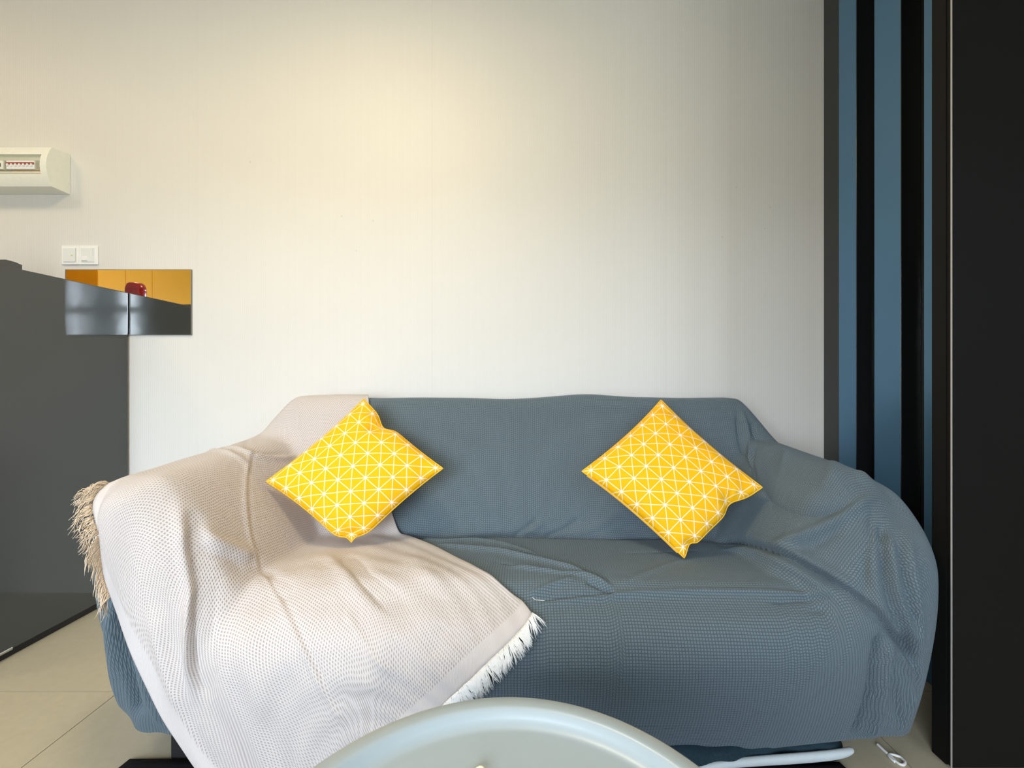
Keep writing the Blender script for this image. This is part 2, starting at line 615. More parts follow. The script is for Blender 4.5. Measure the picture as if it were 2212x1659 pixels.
# ================================================================== KITCHEN (seen in the mirror)
kx, kd = -3.70, 0.345
cab = empty('kitchen_cabinet', (kx - kd / 2, -.4, 1.45))
tag(cab, 'row of yellow wall cabinets with orange end panel reflected in the wall mirror', 'cabinet')
box('end_panel', X_LEFT + .001, kx - .004, 0.425, 0.443, 1.45, 2.35, M['orange_panel'], cab)
box('carcass', X_LEFT + .001, kx - .02, -1.295, 0.424, 1.45, 2.35, M['orange_panel'], cab)
for ya, yb in ((0.181, 0.441), (-0.107, 0.178), (-0.70, -0.110), (-1.295, -0.703)):
    box('door', kx - .019, kx, ya + .0008, yb - .0008, 1.45, 2.35, M['yellow_door'], cab, 0.0006, 1)

# ================================================================== FRIDGE
FX, FY0, FY1, FZ = -1.917, 1.50, 2.090, 1.467
fr = empty('refrigerator', (-2.23, 1.79, 0))
tag(fr, 'dark grey refrigerator with glossy side panel standing left of the sofa', 'refrigerator')
box('cabinet_body', -2.55, FX, FY0, FY1, 0.032, FZ, M['fridge'], fr, 0.004, 3)
box('plinth', -2.53, FX - .018, FY0 + .02, FY1 - .02, 0.0, 0.034, M['black'], fr)
box('lower_door', -2.55, FX, FY0 - .062, FY0 - .004, 0.05, 0.93, M['fridge'], fr, 0.01, 3)
box('upper_door', -2.55, FX, FY0 - .062, FY0 - .004, 0.94, FZ, M['fridge'], fr, 0.01, 3)
for z0, z1 in ((0.62, 0.90), (0.97, 1.20)):
    build('door_handle', tube_bm([(-2.50, FY0 - .062, z0), (-2.50, FY0 - .10, z0 + .02), (-2.50, FY0 - .10, z1 - .02), (-2.50, FY0 - .062, z1)], 0.010, 10), M['metal'], fr, True)
bm = bmesh.new()      # hinge cover with a rounded nose
prof = [(1.652, FZ - .002), (1.652, FZ + .018), (1.63, FZ + .0235), (1.60, FZ + .025), (1.575, FZ + .018), (1.47, FZ + .016), (1.455, FZ + .008), (1.455, FZ - .002)]
ra = [bm.verts.new((FX - .006, y, z)) for y, z in prof]
rb = [bm.verts.new((FX - .135, y, z)) for y, z in prof]
bm.faces.new(ra); bm.faces.new(rb[::-1])
for k in range(len(prof)):
    bm.faces.new((ra[k], rb[k], rb[(k + 1) % len(prof)], ra[(k + 1) % len(prof)]))
build('hinge_cover', bm, M['fridge'], fr)
box('foot_trim', FX - .03, FX + .003, 1.47, 1.616, 0.030, 0.040, M['metal'], fr, 0.002, 1)

# red canister on the fridge, seen in the mirror
rc = empty('red_canister', (-2.30, 1.63, FZ))
tag(rc, 'small red plastic canister standing on the refrigerator, seen in the mirror', 'canister')
M['red_gloss'] = plain('red_gloss_plastic', (0.36, 0.012, 0.016), 0.2, 0.5)
cx, cy = -2.30, 1.63
build('body', lathe_bm([(0, FZ + .001), (.046, FZ + .001), (.049, FZ + .006), (.049, FZ + .10), (.0485, FZ + .104)], 40, cx, cy), M['red_gloss'], rc, True)
build('lid', lathe_bm([(.0485, FZ + .104), (.0492, FZ + .106), (.047, FZ + .122), (.041, FZ + .140), (.034, FZ + .147), (0, FZ + .149)], 40, cx, cy), M['red_gloss'], rc, True)

# ================================================================== WALL FITTINGS
mi = empty('mirror', (-1.92, Y_WALL, 1.42))
tag(mi, 'frameless rectangular wall mirror half hidden behind the refrigerator', 'mirror')
p0, p1 = at(142, 723, Y_WALL - .006), at(412.5, 583, Y_WALL - .006)
box('mirror_glass', p0.x, p1.x, Y_WALL - .006, Y_WALL - .001, p0.z, p1.z, M['mirror'], mi)
bm = bmesh.new()
for (xa, xb, za, zb) in ((p0.x - .0025, p1.x + .0025, p1.z, p1.z + .0025), (p0.x - .0025, p1.x + .0025, p0.z - .0025, p0.z),
                         (p0.x - .0025, p0.x, p0.z, p1.z), (p1.x, p1.x + .0025, p0.z, p1.z)):
    box_bm(xa, xb, Y_WALL - .007, Y_WALL, za, zb, bm=bm)
build('mirror_edge', bm, plain('ground_glass_edge', (0.22, 0.21, 0.20), 0.3), mi)


def switch_plate(px0, px1, py0, py1, label, kind):
    a, b = at(px0, py1, Y_WALL - .008), at(px1, py0, Y_WALL - .008)
    o = empty('light_switch', ((a.x + b.x) / 2, Y_WALL, (a.z + b.z) / 2))
    tag(o, label, 'switch')
    box('plate', a.x, b.x, Y_WALL - .008, Y_WALL - .0005, a.z, b.z, M['white_plastic'], o, 0.003, 3)
    wx, wz = b.x - a.x, b.z - a.z
    M.setdefault('switch_grey', plain('pale_grey_plastic', (0.83, 0.85, 0.83), 0.3, grain=0.01))
    if kind == 0:
        box('rocker', a.x + wx * .13, b.x - wx * .16, Y_WALL - .0115, Y_WALL - .007, a.z + wz * .13, b.z - wz * .13, M['switch_grey'], o, 0.0015, 2)
        box('rocker_edge', b.x - wx * .155, b.x - wx * .13, Y_WALL - .0095, Y_WALL - .007, a.z + wz * .15, b.z - wz * .13, M['grey_plastic'], o)
        M.setdefault('dot', plain('yellow_green_dot', (0.70, 0.72, 0.30), 0.4))
        d = build('indicator', lathe_bm([(0, 0), (.004, 0), (.004, .0015), (0, .002)], 16), M['dot'], o)
        d.rotation_euler = (math.pi / 2, 0, 0)
        d.location = (wx * .16, -.0115, -wz * .03)
    else:
        box('module', a.x + wx * .15, b.x - wx * .15, Y_WALL - .0105, Y_WALL - .007, a.z + wz * .13, b.z - wz * .13, M['switch_grey'], o, 0.001, 2)
        box('rocker', a.x + wx * .20, a.x + wx * .47, Y_WALL - .0135, Y_WALL - .009, a.z + wz * .20, a.z + wz * .42, M['white_plastic'], o, 0.0012, 2)
        box('rocker_shade', a.x + wx * .18, a.x + wx * .49, Y_WALL - .0112, Y_WALL - .009, a.z + wz * .17, a.z + wz * .20, M['grey_plastic'], o)  # grey strip standing in for the shade below the rocker
        box('side_gap', b.x - wx * .22, b.x - wx * .20, Y_WALL - .0108, Y_WALL - .009, a.z + wz * .45, b.z - wz * .15, M['grey_plastic'], o)
    return o


switch_plate(132, 169.5, 530.5, 571.5, 'left white switch plate with a large rocker above the wall mirror', 0)
switch_plate(170.2, 210.5, 530.5, 571.5, 'right white switch plate with a small square rocker above the wall mirror', 1)


def distribution_box():
    x1, x0 = -2.209, -2.60
    o = empty('distribution_box', ((x0 + x1) / 2, Y_WALL, 2.045))
    tag(o, 'white electrical distribution box with breakers on the upper left wall', 'fuse box')
    zt, zb = 2.1335, 1.9505
    # front bulges towards the room
    nz = 18
    zs = [zb + (zt - zb) * k / nz for k in range(nz + 1)]
    yf = lambda z: 2.017 - 0.024 * (1 - ((z - (zt + zb) / 2) / ((zt - zb) / 2)) ** 2)
    xs_ = [x0, x0 + .035, x1 - .030, x1]
    bm = bmesh.new()
    V = [[bm.verts.new((x, yf(z), z)) for z in zs] for x in xs_]
    k0, k1 = 5, 14
    win = []
    for a in range(3):
        for k in range(nz):
            f = bm.faces.new((V[a][k], V[a + 1][k], V[a + 1][k + 1], V[a][k + 1]))
            if a == 1 and k0 <= k < k1: win.append(f)
    # sides, top, bottom back to the wall (box back is a little wider)
    yb = Y_WALL - .001
    zT, zB = 2.141, 1.948
    for x in (x0, x1):
        col = V[0] if x == x0 else V[3]
        bt, bb = bm.verts.new((x, yb, zT)), bm.verts.new((x, yb, zB))
        bm.faces.new([*col, bt, bb])
        if x == x0: l_t, l_b = bt, bb
        else: r_t, r_b = bt, bb
    bm.faces.new((V[0][-1], V[1][-1], V[2][-1], V[3][-1], r_t, l_t))
    bm.faces.new((V[0][0], V[1][0], V[2][0], V[3][0], r_b, l_b))
    r = bmesh.ops.extrude_face_region(bm, geom=win)
    vs = [v for v in r['geom'] if isinstance(v, bmesh.types.BMVert)]
    bmesh.ops.translate(bm, verts=vs, vec=(0, 0.013, 0))
    bmesh.ops.delete(bm, geom=win, context='FACES')
    build('housing', bm, M['cream_plastic'], o)
    zw0, zw1 = zs[k0], zs[k1]
    # breaker carrier, inside the recess
    ym = 1.9985
    box('carrier', xs_[1] + .002, xs_[2] - .002, ym, ym + .008, zw0 + .016, zw1 - .030, M['grey_plastic'], o)
    box('label_strip', xs_[1] + .01, xs_[2] - .004, ym + .001, ym + .006, zw0 + .003, zw0 + .013, M['cream_plastic'], o)
    zc = (zw0 + .016 + zw1 - .030) / 2
    xb1 = -2.265
    for k in range(7):
        xx = xb1 - .0185 * k
        bk = box('breaker', xx - .0175, xx, ym - .006, ym + .001, zc - .020, zc + .020, M['white_plastic'], o, 0.001, 1)
        t1 = box('breaker_band', xx - .0175, xx, ym - .0085, ym - .005, zc + .001, zc + .011, M['red_plastic'], o)
        t2 = box('toggle', xx - .012, xx - .005, ym - .012, ym - .005, zc - .008, zc + .004, M['white_plastic'], o, 0.001, 1)
    xx = xb1 - .0185 * 7 - .016
    box('main_switch', xx - .036, xx, ym - .006, ym + .001, zc - .020, zc + .020, M['cream_plastic'], o, 0.001, 1)
    box('main_toggle', xx - .026, xx - .008, ym - .012, ym - .005, zc - .010, zc + .008, M['brown_plastic'], o, 0.001, 1)
    # see-through flap over the recess, bowed like the housing
    bm = bmesh.new()
    L = [[bm.verts.new((x, yf(z) + .003, z)) for z in zs[k0:k1 + 1]] for x in (xs_[1], xs_[2])]
    for k in range(k1 - k0):
        bm.faces.new((L[0][k], L[1][k], L[1][k + 1], L[0][k + 1]))
    build('clear_flap', bm, M['smoked'], o, True)


distribution_box()

# ================================================================== SOFA
XC, HX, YF, YB = -0.020, 1.150, 1.10, 2.03
YC, HY = (YF + YB) / 2, (YB - YF) / 2
INS = 0.06
RF, RB = 0.155, 0.09


def smax(a, b, k):
    h = np.clip(0.5 + 0.5 * (a - b) / k, 0, 1)
    return b + (a - b) * h + k * h * (1 - h)


def smin(a, b, k):
    return -smax(-a, -b, k)


def hyp(d, w):
    d = np.maximum(d, 0)
    return np.sqrt(d * d + w * w) - w


def height(x, y):
    ax = np.abs(x - XC)
    seat = 0.462 + 0.012 * (1 - (ax / 0.9) ** 2) - 0.02 * np.clip((y - 1.3) / 0.35, 0, 1) - 0.9 * hyp(1.235 - y, 0.05)
    top = 0.962 + 0.014 * np.exp(-((x - 0.27) / 0.17) ** 2) - 0.006 * np.exp(-((x + 0.1) / 0.2) ** 2) - 1.75 * hyp(ax - 0.945, 0.035)
    back = smin(0.43 + (y - 1.605) * 2.25, top, 0.07)
    back = back - 0.035 * np.exp(-((y - 1.70) / 0.06) ** 2) * 0
    right = np.clip(0.5 + x / 0.4, 0, 1)
    zt = 0.772 + 0.035 * np.clip((y - 1.3) / 0.65, 0, 1) - 1.5 * hyp(1.19 + 0.12 * right - y, 0.06)
    arm = zt - 1.95 * hyp(0.985 - ax, 0.08) - (0.12 + 0.98 * right) * hyp(ax - 1.03, 0.04)
    h = smax(seat, back, 0.035)
    return smax(h, arm, 0.032)


def outline(a, b, ins):
    """(a,b) on the unit square's border -> rounded rectangle, inset by ins"""
    hx, hy = HX - ins, HY - ins
    x, y = a * hx, b * hy
    r = np.where(b < 0, RF, RB) - ins
    dx, dy = np.abs(x) - (hx - r), np.abs(y) - (hy - r)
    corner = (dx > 0) & (dy > 0)
    on_x = np.abs(a) >= np.abs(b)
    t = np.where(on_x, dy / (2 * r), 1 - dx / (2 * r))
    th = np.clip(t, 0, 1) * math.pi / 2
    cx = np.sign(x) * (hx - r + r * np.cos(th))
    cy = np.sign(y) * (hy - r + r * np.sin(th))
    return np.where(corner, cx, x) + XC, np.where(corner, cy, y) + YC


K = 104
NI, NJ = 640 + 2 * K, 310 + 2 * K
I, J = np.meshgrid(np.arange(NI + 1), np.arange(NJ + 1), indexing='ij')
ci, cj = NI / 2, NJ / 2
lev = np.maximum.reduce([K - I, I - (NI - K), K - J, J - (NJ - K), np.zeros_like(I)])
A = (I - ci) / (ci - K + lev)
B = (J - cj) / (cj - K + lev)          # j = 0 is the front hem
rho = np.maximum(np.abs(A), np.abs(B))
rs = np.maximum(rho, 1e-6)
bx, by = outline(A / rs, B / rs, INS)
ox, oy = outline(A / rs, B / rs, 0.0)
wgt = rho ** 6
tx = (1 - wgt) * (A * (HX - INS) + XC) + wgt * (XC + rho * (bx - XC))
ty = (1 - wgt) * (B * (HY - INS) + YC) + wgt * (YC + rho * (by - YC))
tz = height(tx, ty)
nx, ny = (ox - bx), (oy - by)
nl = np.sqrt(nx * nx + ny * ny) + 1e-9
nx, ny = nx / nl, ny / nl
t = lev / K
z0 = height(bx, by)
hem = 0.030 + 0.052 * np.clip((np.abs(bx - XC) - 0.62) / 0.35, 0, 1)
hem = hem + np.where(bx > 0, 0.012 * (2 * np.abs(nx * ny)) ** 2, 0.0) * (by < 1.5)
drop = t * (z0 - hem)
isb = np.clip((by - 1.75) / 0.1, 0, 1)
round_r = np.where((bx < XC - 0.75) & (by < 1.8), 0.055, 0.12)
off = INS * np.sqrt(np.clip(1 - (1 - np.clip(drop / round_r, 0, 1)) ** 2, 0, 1)) \
    + (1 - isb) * (0.046 - 0.034 * np.abs(nx)) * np.sin(np.pi * t ** 0.7)
tuck = (1 - isb) * (np.where(bx < 0, 0.095 * ny * ny + 0.018, 0.085 * ny ** 4 + 0.016)) * t ** 2.0
off_free = np.maximum(off, np.where(t > 0.37, INS + (1 - isb) * (0.046 - 0.034 * np.abs(nx)) * 0.985, 0))
off = off - tuck
sk = lev > 0
PX = np.where(sk, bx + nx * off, tx)
PY = np.where(sk, by + ny * off, ty)
PZ = np.where(sk, z0 - drop, tz)
BASE = np.stack([PX, PY, PZ], -1)
FREE = np.stack([np.where(sk, bx + nx * off_free, tx), np.where(sk, by + ny * off_free, ty), PZ], -1)   # same, hanging straight from the bulge


def normals(P):
    du = np.gradient(P, axis=0); dv = np.gradient(P, axis=1)
    n = np.cross(du, dv)
    return n / (np.linalg.norm(n, axis=-1, keepdims=True) + 1e-12)


def lap(P, it, lam=0.5):
    P = P.copy()
    for _ in range(it):
        Q = P.copy()
        Q[1:-1, 1:-1] = (P[:-2, 1:-1] + P[2:, 1:-1] + P[1:-1, :-2] + P[1:-1, 2:]) / 4
        P = P + lam * (Q - P)
    return P


BASE = lap(BASE, 10)
BN = normals(BASE)
FREE = lap(FREE, 14)
FN = normals(FREE)


def project(P):
    y = np.maximum(P[..., 1], 0.05)
    return P[..., 0] / y * F_PX + VPX, VPY + (CAM_Z - P[..., 2]) / y * F_PX


def make_hit(P):
    sx, sy = project(P)
    dep = P[..., 1]

    def hit(px, py, r=6.0):
        d2 = (sx - px) ** 2 + (sy - py) ** 2
        c = d2 < r * r
        if not c.any():
            k = np.argmin(d2)
        else:
            k = np.argmin(np.where(c, dep * 200 + np.sqrt(d2) * 0.02, 1e9))
        return np.unravel_index(k, d2.shape)
    return hit


hit = make_hit(BASE)


def polyline3(pts, n=40):
    p = np.array(pts, float)
    L = np.r_[0, np.cumsum(np.linalg.norm(np.diff(p, axis=0), axis=1))]
    s = np.linspace(0, L[-1], n)
    q = np.stack([np.interp(s, L, p[:, k]) for k in range(p.shape[1])], -1)
    for _ in range(3):
        q[1:-1] = (q[:-2] + 2 * q[1:-1] + q[2:]) / 4
    return q, s / L[-1]


def fold(P, nrm, disp, hitf, pix, width, amp, ends=0.18, sharp=False):
    """raise (amp > 0) or sink (amp < 0) the cloth along a line found on its surface"""
    q2, _ = polyline3(pix, 36)
    q, s = polyline3([P[hitf(*p)] for p in q2], 48)
    lo, hi = q.min(0) - 3 * width, q.max(0) + 3 * width
    sel = np.all((P > lo) & (P < hi), axis=-1)
    pts = P[sel]
    best = np.full(len(pts), 1e9); bs = np.zeros(len(pts))
    for k in range(len(q) - 1):
        a, b = q[k], q[k + 1]
        ab = b - a
        u = np.clip(((pts - a) @ ab) / (ab @ ab + 1e-12), 0, 1)
        d = np.linalg.norm(pts - a - u[:, None] * ab, axis=1)
        m = d < best
        best[m] = d[m]; bs[m] = s[k] + u[m] * (s[k + 1] - s[k])
    tp = np.clip(bs / max(ends, 1e-3), 0, 1) * np.clip((1 - bs) / max(ends, 1e-3), 0, 1)
    tp = tp * tp * (3 - 2 * tp)
    prof = np.exp(-np.abs(best / width)) if sharp else np.exp(-(best / width) ** 2)
    disp[sel] += amp * tp * prof


SD = np.zeros(BASE.shape[:2])
FS = [
    # seat to arm crease (right) and the roll beside it
    ([(1500, 1160), (1600, 1165), (1690, 1195), (1760, 1235), (1850, 1290), (1920, 1350), (1965, 1410), (1985, 1450)], .0065, -.042, .06, 1),
    ([(1600, 1150), (1700, 1183), (1775, 1226), (1860, 1280), (1930, 1345), (1978, 1405)], .013, .013, .2),
    ([(1540, 1182), (1620, 1186), (1690, 1214), (1750, 1250), (1830, 1300)], .014, .014, .2),
    ([(1700, 1185), (1780, 1225), (1860, 1280)], .016, .008, .2),
    # smile fold on the inner arm and its bright ridge
    ([(1636, 1050), (1660, 1085), (1700, 1104), (1745, 1112), (1800, 1104), (1860, 1068)], .009, -.018, .18, 1),
    ([(1640, 1010), (1690, 1060), (1760, 1080), (1840, 1050)], .030, .010, .3),
    ([(1660, 1175), (1720, 1158), (1790, 1128), (1850, 1085), (1900, 1060)], .016, .016, .2),
    ([(1700, 1190), (1760, 1172), (1830, 1120)], .016, -.010, .3),
    # drape folds over the front of the right arm
    ([(1890, 1090), (1880, 1150), (1862, 1230), (1868, 1290)], .006, -.012, .2, 1),
    ([(1908, 1120), (1902, 1200), (1915, 1280), (1945, 1350), (1975, 1420)], .006, -.020, .12, 1),
    ([(1925, 1120), (1922, 1200), (1940, 1290), (1965, 1360), (1988, 1430)], .010, .014, .2),
    ([(1945, 1150), (1948, 1230), (1965, 1300), (1985, 1370)], .006, -.016, .2, 1),
    ([(1965, 1140), (1972, 1230), (1985, 1320), (1995, 1420)], .012, .010, .2),
    ([(1885, 1130), (1885, 1210), (1890, 1280), (1925, 1350)], .012, .010, .25),
    ([(1935, 1370), (1965, 1420), (1985, 1470), (1990, 1510)], .008, -.012, .2),
    ([(1920, 1385), (1950, 1430), (1985, 1475)], .008, .010, .25),
    # vertical pleat at the front right corner
    ([(1906, 1365), (1893, 1430), (1882, 1500), (1862, 1560), (1835, 1612)], .007, -.028, .10, 1),
    ([(1925, 1375), (1915, 1440), (1903, 1510), (1888, 1570), (1872, 1612)], .014, .016, .15),
    ([(1926, 1400), (1926, 1450), (1935, 1520), (1940, 1580)], .008, -.010, .25),
    ([(1985, 1480), (1965, 1540), (1940, 1590)], .012, .010, .3),
    # tucked corner between back and right arm
    ([(1590, 880), (1598, 940), (1606, 990), (1622, 1040)], .007, -.020, .2, 1),
    ([(1600, 875), (1615, 930), (1618, 970), (1612, 1010)], .010, .014, .2),
    ([(1622, 905), (1632, 940), (1650, 948)], .007, -.018, .2, 1),
    ([(1625, 960), (1618, 1000), (1630, 1040)], .008, -.010, .2),
    # bumps along the arm top
    ([(1700, 960), (1690, 985), (1688, 1020)], .014, .007, .3),
    ([(1800, 985), (1795, 1020), (1780, 1060)], .022, .012, .3),
    ([(1868, 1005), (1865, 1040)], .018, .006, .3),
    # seat to back crease
    ([(868, 1150), (930, 1160), (1000, 1154), (1100, 1150), (1200, 1152), (1300, 1156), (1400, 1156), (1500, 1156)], .007, -.026, .05, 1),
    ([(1105, 1151), (1130, 1140), (1165, 1112)], .005, -.014, .2, 1),
    ([(1115, 1155), (1150, 1140), (1185, 1115)], .010, .007, .3),
    ([(1170, 1152), (1220, 1138), (1255, 1112)], .005, -.013, .2, 1),
    ([(1340, 1105), (1300, 1130), (1240, 1148)], .012, .006, .3),
    # slack cloth lying across the seat
    ([(880, 1156), (950, 1166), (1030, 1163), (1090, 1172), (1150, 1192), (1230, 1212)], .012, .012, .2),
    ([(900, 1172), (1000, 1180), (1090, 1188), (1170, 1208), (1250, 1228), (1310, 1255)], .010, .015, .2),
    ([(1000, 1172), (1080, 1178), (1160, 1198), (1240, 1222)], .005, -.018, .2, 1),
    ([(1130, 1190), (1220, 1205), (1290, 1235), (1332, 1258)], .008, -.022, .2, 1),
    ([(1090, 1215), (1180, 1228), (1260, 1238), (1300, 1250), (1338, 1278)], .008, .011, .2),
    ([(1060, 1205), (1160, 1222), (1245, 1236)], .006, -.009, .2),
    ([(1130, 1285), (1190, 1260), (1250, 1242)], .010, .009, .2),
    ([(1262, 1248), (1290, 1262), (1330, 1279)], .005, -.016, .2, 1),
    ([(1150, 1294), (1230, 1284), (1330, 1276)], .006, -.008, .2),
    ([(1330, 1190), (1420, 1187), (1530, 1183)], .008, -.004, .2),
    ([(1320, 1262), (1380, 1240), (1450, 1210), (1520, 1200)], .010, .004, .3),
    # front edge of the seat
    ([(1135, 1305), (1250, 1290), (1350, 1278), (1500, 1271), (1650, 1273), (1780, 1282), (1850, 1292)], .009, .009, .12),
    ([(1640, 1298), (1740, 1290), (1830, 1288), (1880, 1300)], .005, -.011, .2, 1),
    ([(1700, 1312), (1790, 1304), (1860, 1305)], .008, .005, .3),
    ([(1720, 1318), (1800, 1308), (1870, 1312)], .005, -.010, .3, 1),
    # shallow line across the backrest
    ([(940, 935), (1060, 950), (1180, 958), (1270, 970)], .012, -.003, .2),
    # left front corner
    ([(262, 1300), (262, 1400), (275, 1480), (292, 1560)], .016, -.026, .12),
    ([(232, 1290), (232, 1380), (245, 1470), (275, 1560)], .014, .012, .2),
    ([(300, 1440), (318, 1510), (350, 1580)], .014, .010, .25),
    ([(215, 1290), (214, 1360), (226, 1450)], .008, -.010, .25),
]
for pix, wd, am, en, *sh in FS:
    fold(BASE, BN, SD, hit, pix, wd, am, en, bool(sh))
# soft overall slackness
xx, yy, zz = BASE[..., 0], BASE[..., 1], BASE[..., 2]
SD += 0.0018 * np.sin(9 * xx + 3 * zz + 1.3) * np.sin(11 * yy - 7 * zz) + 0.0006 * np.sin(23 * xx + 5 * yy) * np.sin(17 * (yy - zz))
front_fold = np.clip((0.40 - zz) / 0.3, 0, 1) * (1 - np.clip((yy - 1.5) / 0.2, 0, 1))
SD += front_fold * 0.003 * np.sin(14 * xx + 6 * yy) * np.clip(np.abs(xx) - 0.7, 0, 1) * 2
SOFA = lap(BASE + BN * SD[..., None], 1, 0.3)


def arc_uv(P, i0, j0):
    du = np.linalg.norm(np.diff(P, axis=0), axis=-1)
    dv = np.linalg.norm(np.diff(P, axis=1), axis=-1)
    U = np.concatenate([np.zeros((1, P.shape[1])), np.cumsum(du, 0)], 0)
    V = np.concatenate([np.zeros((P.shape[0], 1)), np.cumsum(dv, 1)], 1)
    return np.stack([U - U[i0:i0 + 1], V - V[:, j0:j0 + 1]], -1)


sofa = empty('sofa', (XC, YC, 0))
tag(sofa, 'long sofa under a slate blue waffle weave slipcover against the wall', 'sofa')
sc = grid_mesh('slipcover', SOFA, arc_uv(SOFA, int(ci), K + 14), M['slipcover'], sofa)
box('seat_base', -1.12, 1.10, 1.22, 1.95, 0.10, 0.34, M['black'], sofa, 0.02)
for lx, ly in ((-.94, 1.214), (.90, 1.42), (-.94, 1.90), (.92, 1.90)):
    box('leg', lx - .03, lx + .03, ly - .03, ly + .03, 0.0, 0.105, M['black'], sofa, 0.003, 1)

# ================================================================== THROW BLANKET
def near3(x, y, z):
    return np.unravel_index(np.argmin(((BASE - np.array((x, y, z))) ** 2).sum(-1)), SD.shape)


hit_free = make_hit(FREE)


def H(px, py): return tuple(float(v) for v in hit_free(px, py))
def W(x, y, z): return tuple(float(v) for v in near3(x, y, z))


def ev(ij, P=BASE):
    """cloth point at fractional grid index; past the front hem it runs on straight down"""
    i = np.clip(ij[..., 0], 0, NI - 1e-4); jr = ij[..., 1]
    j = np.clip(jr, 0, NJ - 1e-4)
    i0 = i.astype(int); j0 = j.astype(int)
    fi = (i - i0)[..., None]; fj = (j - j0)[..., None]
    p = (P[i0, j0] * (1 - fi) + P[i0 + 1, j0] * fi) * (1 - fj) + (P[i0, j0 + 1] * (1 - fi) + P[i0 + 1, j0 + 1] * fi) * fj
    return p, np.minimum(jr, 0)


T0 = [W(-1.17, 1.75, .56), W(-1.14, 1.95, .66), W(-1.05, 2.03, .76), W(-.88, 2.03, .86), W(-.72, 2.00, .955), H(795, 864),
      H(818, 985), H(848, 1108), H(868, 1150), H(945, 1184), H(1060, 1250), H(1110, 1288), H(1150, 1326)]
F1 = [T0[0], W(-1.17, 1.50, .64), H(216, 1056), H(221, 1130), H(236, 1250), H(290, 1400), H(355, 1545), H(400, 1608)]
hb = H(440, 1618)
F1.append((hb[0], -10.0))
F2 = [T0[-1], H(1050, 1425), H(950, 1521), H(860, 1600)]
h2 = H(800, 1630)
F2.append((h2[0], 2.0))
hm = H(600, 1625)
B1 = [F1[-1], (hm[0], -7.0), F2[-1]]


def para(pts, n):
    p = np.array(pts, float)
    d3, ex = ev(p)
    d3 = d3.copy(); d3[:, 2] += ex * 0.0045
    L = np.r_[0, np.cumsum(np.linalg.norm(np.diff(d3, axis=0), axis=1) + 1e-6)]
    s = np.linspace(0, L[-1], n)
    q = np.stack([np.interp(s, L, p[:, k]) for k in range(2)], -1)
    for _ in range(int(n * 0.12)):
        q[1:-1] = (q[:-2] + 2 * q[1:-1] + q[2:]) / 4
    return q


NA, NB = 301, 229
Tp, Bp, F1p, F2p = para(T0, NA), para(B1, NA), para(F1, NB), para(F2, NB)
al = np.linspace(0, 1, NA)[:, None, None]
bl = np.linspace(0, 1, NB)[None, :, None]
G = (1 - bl) * Tp[:, None] + bl * Bp[:, None] + (1 - al) * F1p[None] + al * F2p[None] \
    - ((1 - al) * (1 - bl) * Tp[0] + al * (1 - bl) * Tp[-1] + (1 - al) * bl * Bp[0] + al * bl * Bp[-1])


# even out the cloth: let longer stretches pull harder, on a coarse copy, with the border held
Gc = G[::4, ::4].copy()
for _ in range(400):
    Q, ex = ev(Gc, FREE)
    Q = Q.copy(); Q[..., 2] += ex * 0.0045
    la = np.linalg.norm(np.diff(Q, axis=0), axis=-1); lb = np.linalg.norm(np.diff(Q, axis=1), axis=-1)
    w1, w2, w3, w4 = la[:-1, 1:-1], la[1:, 1:-1], lb[1:-1, :-1], lb[1:-1, 1:]
    new = (w1[..., None] * Gc[:-2, 1:-1] + w2[..., None] * Gc[2:, 1:-1] + w3[..., None] * Gc[1:-1, :-2] + w4[..., None] * Gc[1:-1, 2:]) / (w1 + w2 + w3 + w4)[..., None]
    Gc[1:-1, 1:-1] += 0.7 * (new - Gc[1:-1, 1:-1])


def upsample(C, n0, n1):
    a0, a1 = np.linspace(0, C.shape[0] - 1, n0), np.linspace(0, C.shape[1] - 1, n1)
    t1 = np.stack([np.stack([np.interp(a0, np.arange(C.shape[0]), C[:, j, c]) for j in range(C.shape[1])], 1) for c in range(2)], -1)
    return np.stack([np.stack([np.interp(a1, np.arange(C.shape[1]), t1[i, :, c]) for i in range(n0)], 0) for c in range(2)], -1)


Gs = upsample(Gc, NA, NB)
for _ in range(6):
    Gs[1:-1, 1:-1] = (Gs[:-2, 1:-1] + Gs[2:, 1:-1] + Gs[1:-1, :-2] + Gs[1:-1, 2:]) / 4
Gs[0], Gs[-1], Gs[:, 0], Gs[:, -1] = G[0], G[-1], G[:, 0], G[:, -1]
G = Gs


def lay(G, lift):
    p, ex = ev(G, FREE)
    n, _ = ev(G, FN)
    n = n / (np.linalg.norm(n, axis=-1, keepdims=True) + 1e-9)
    p = p.copy()
    p[..., 2] += ex * 0.0045
    low = np.maximum(0.016 - p[..., 2], 0)          # reaches the floor: the rest lies forward on it
    p[..., 2] += low
    p[..., 1] -= low
    return p + n * lift, n, p


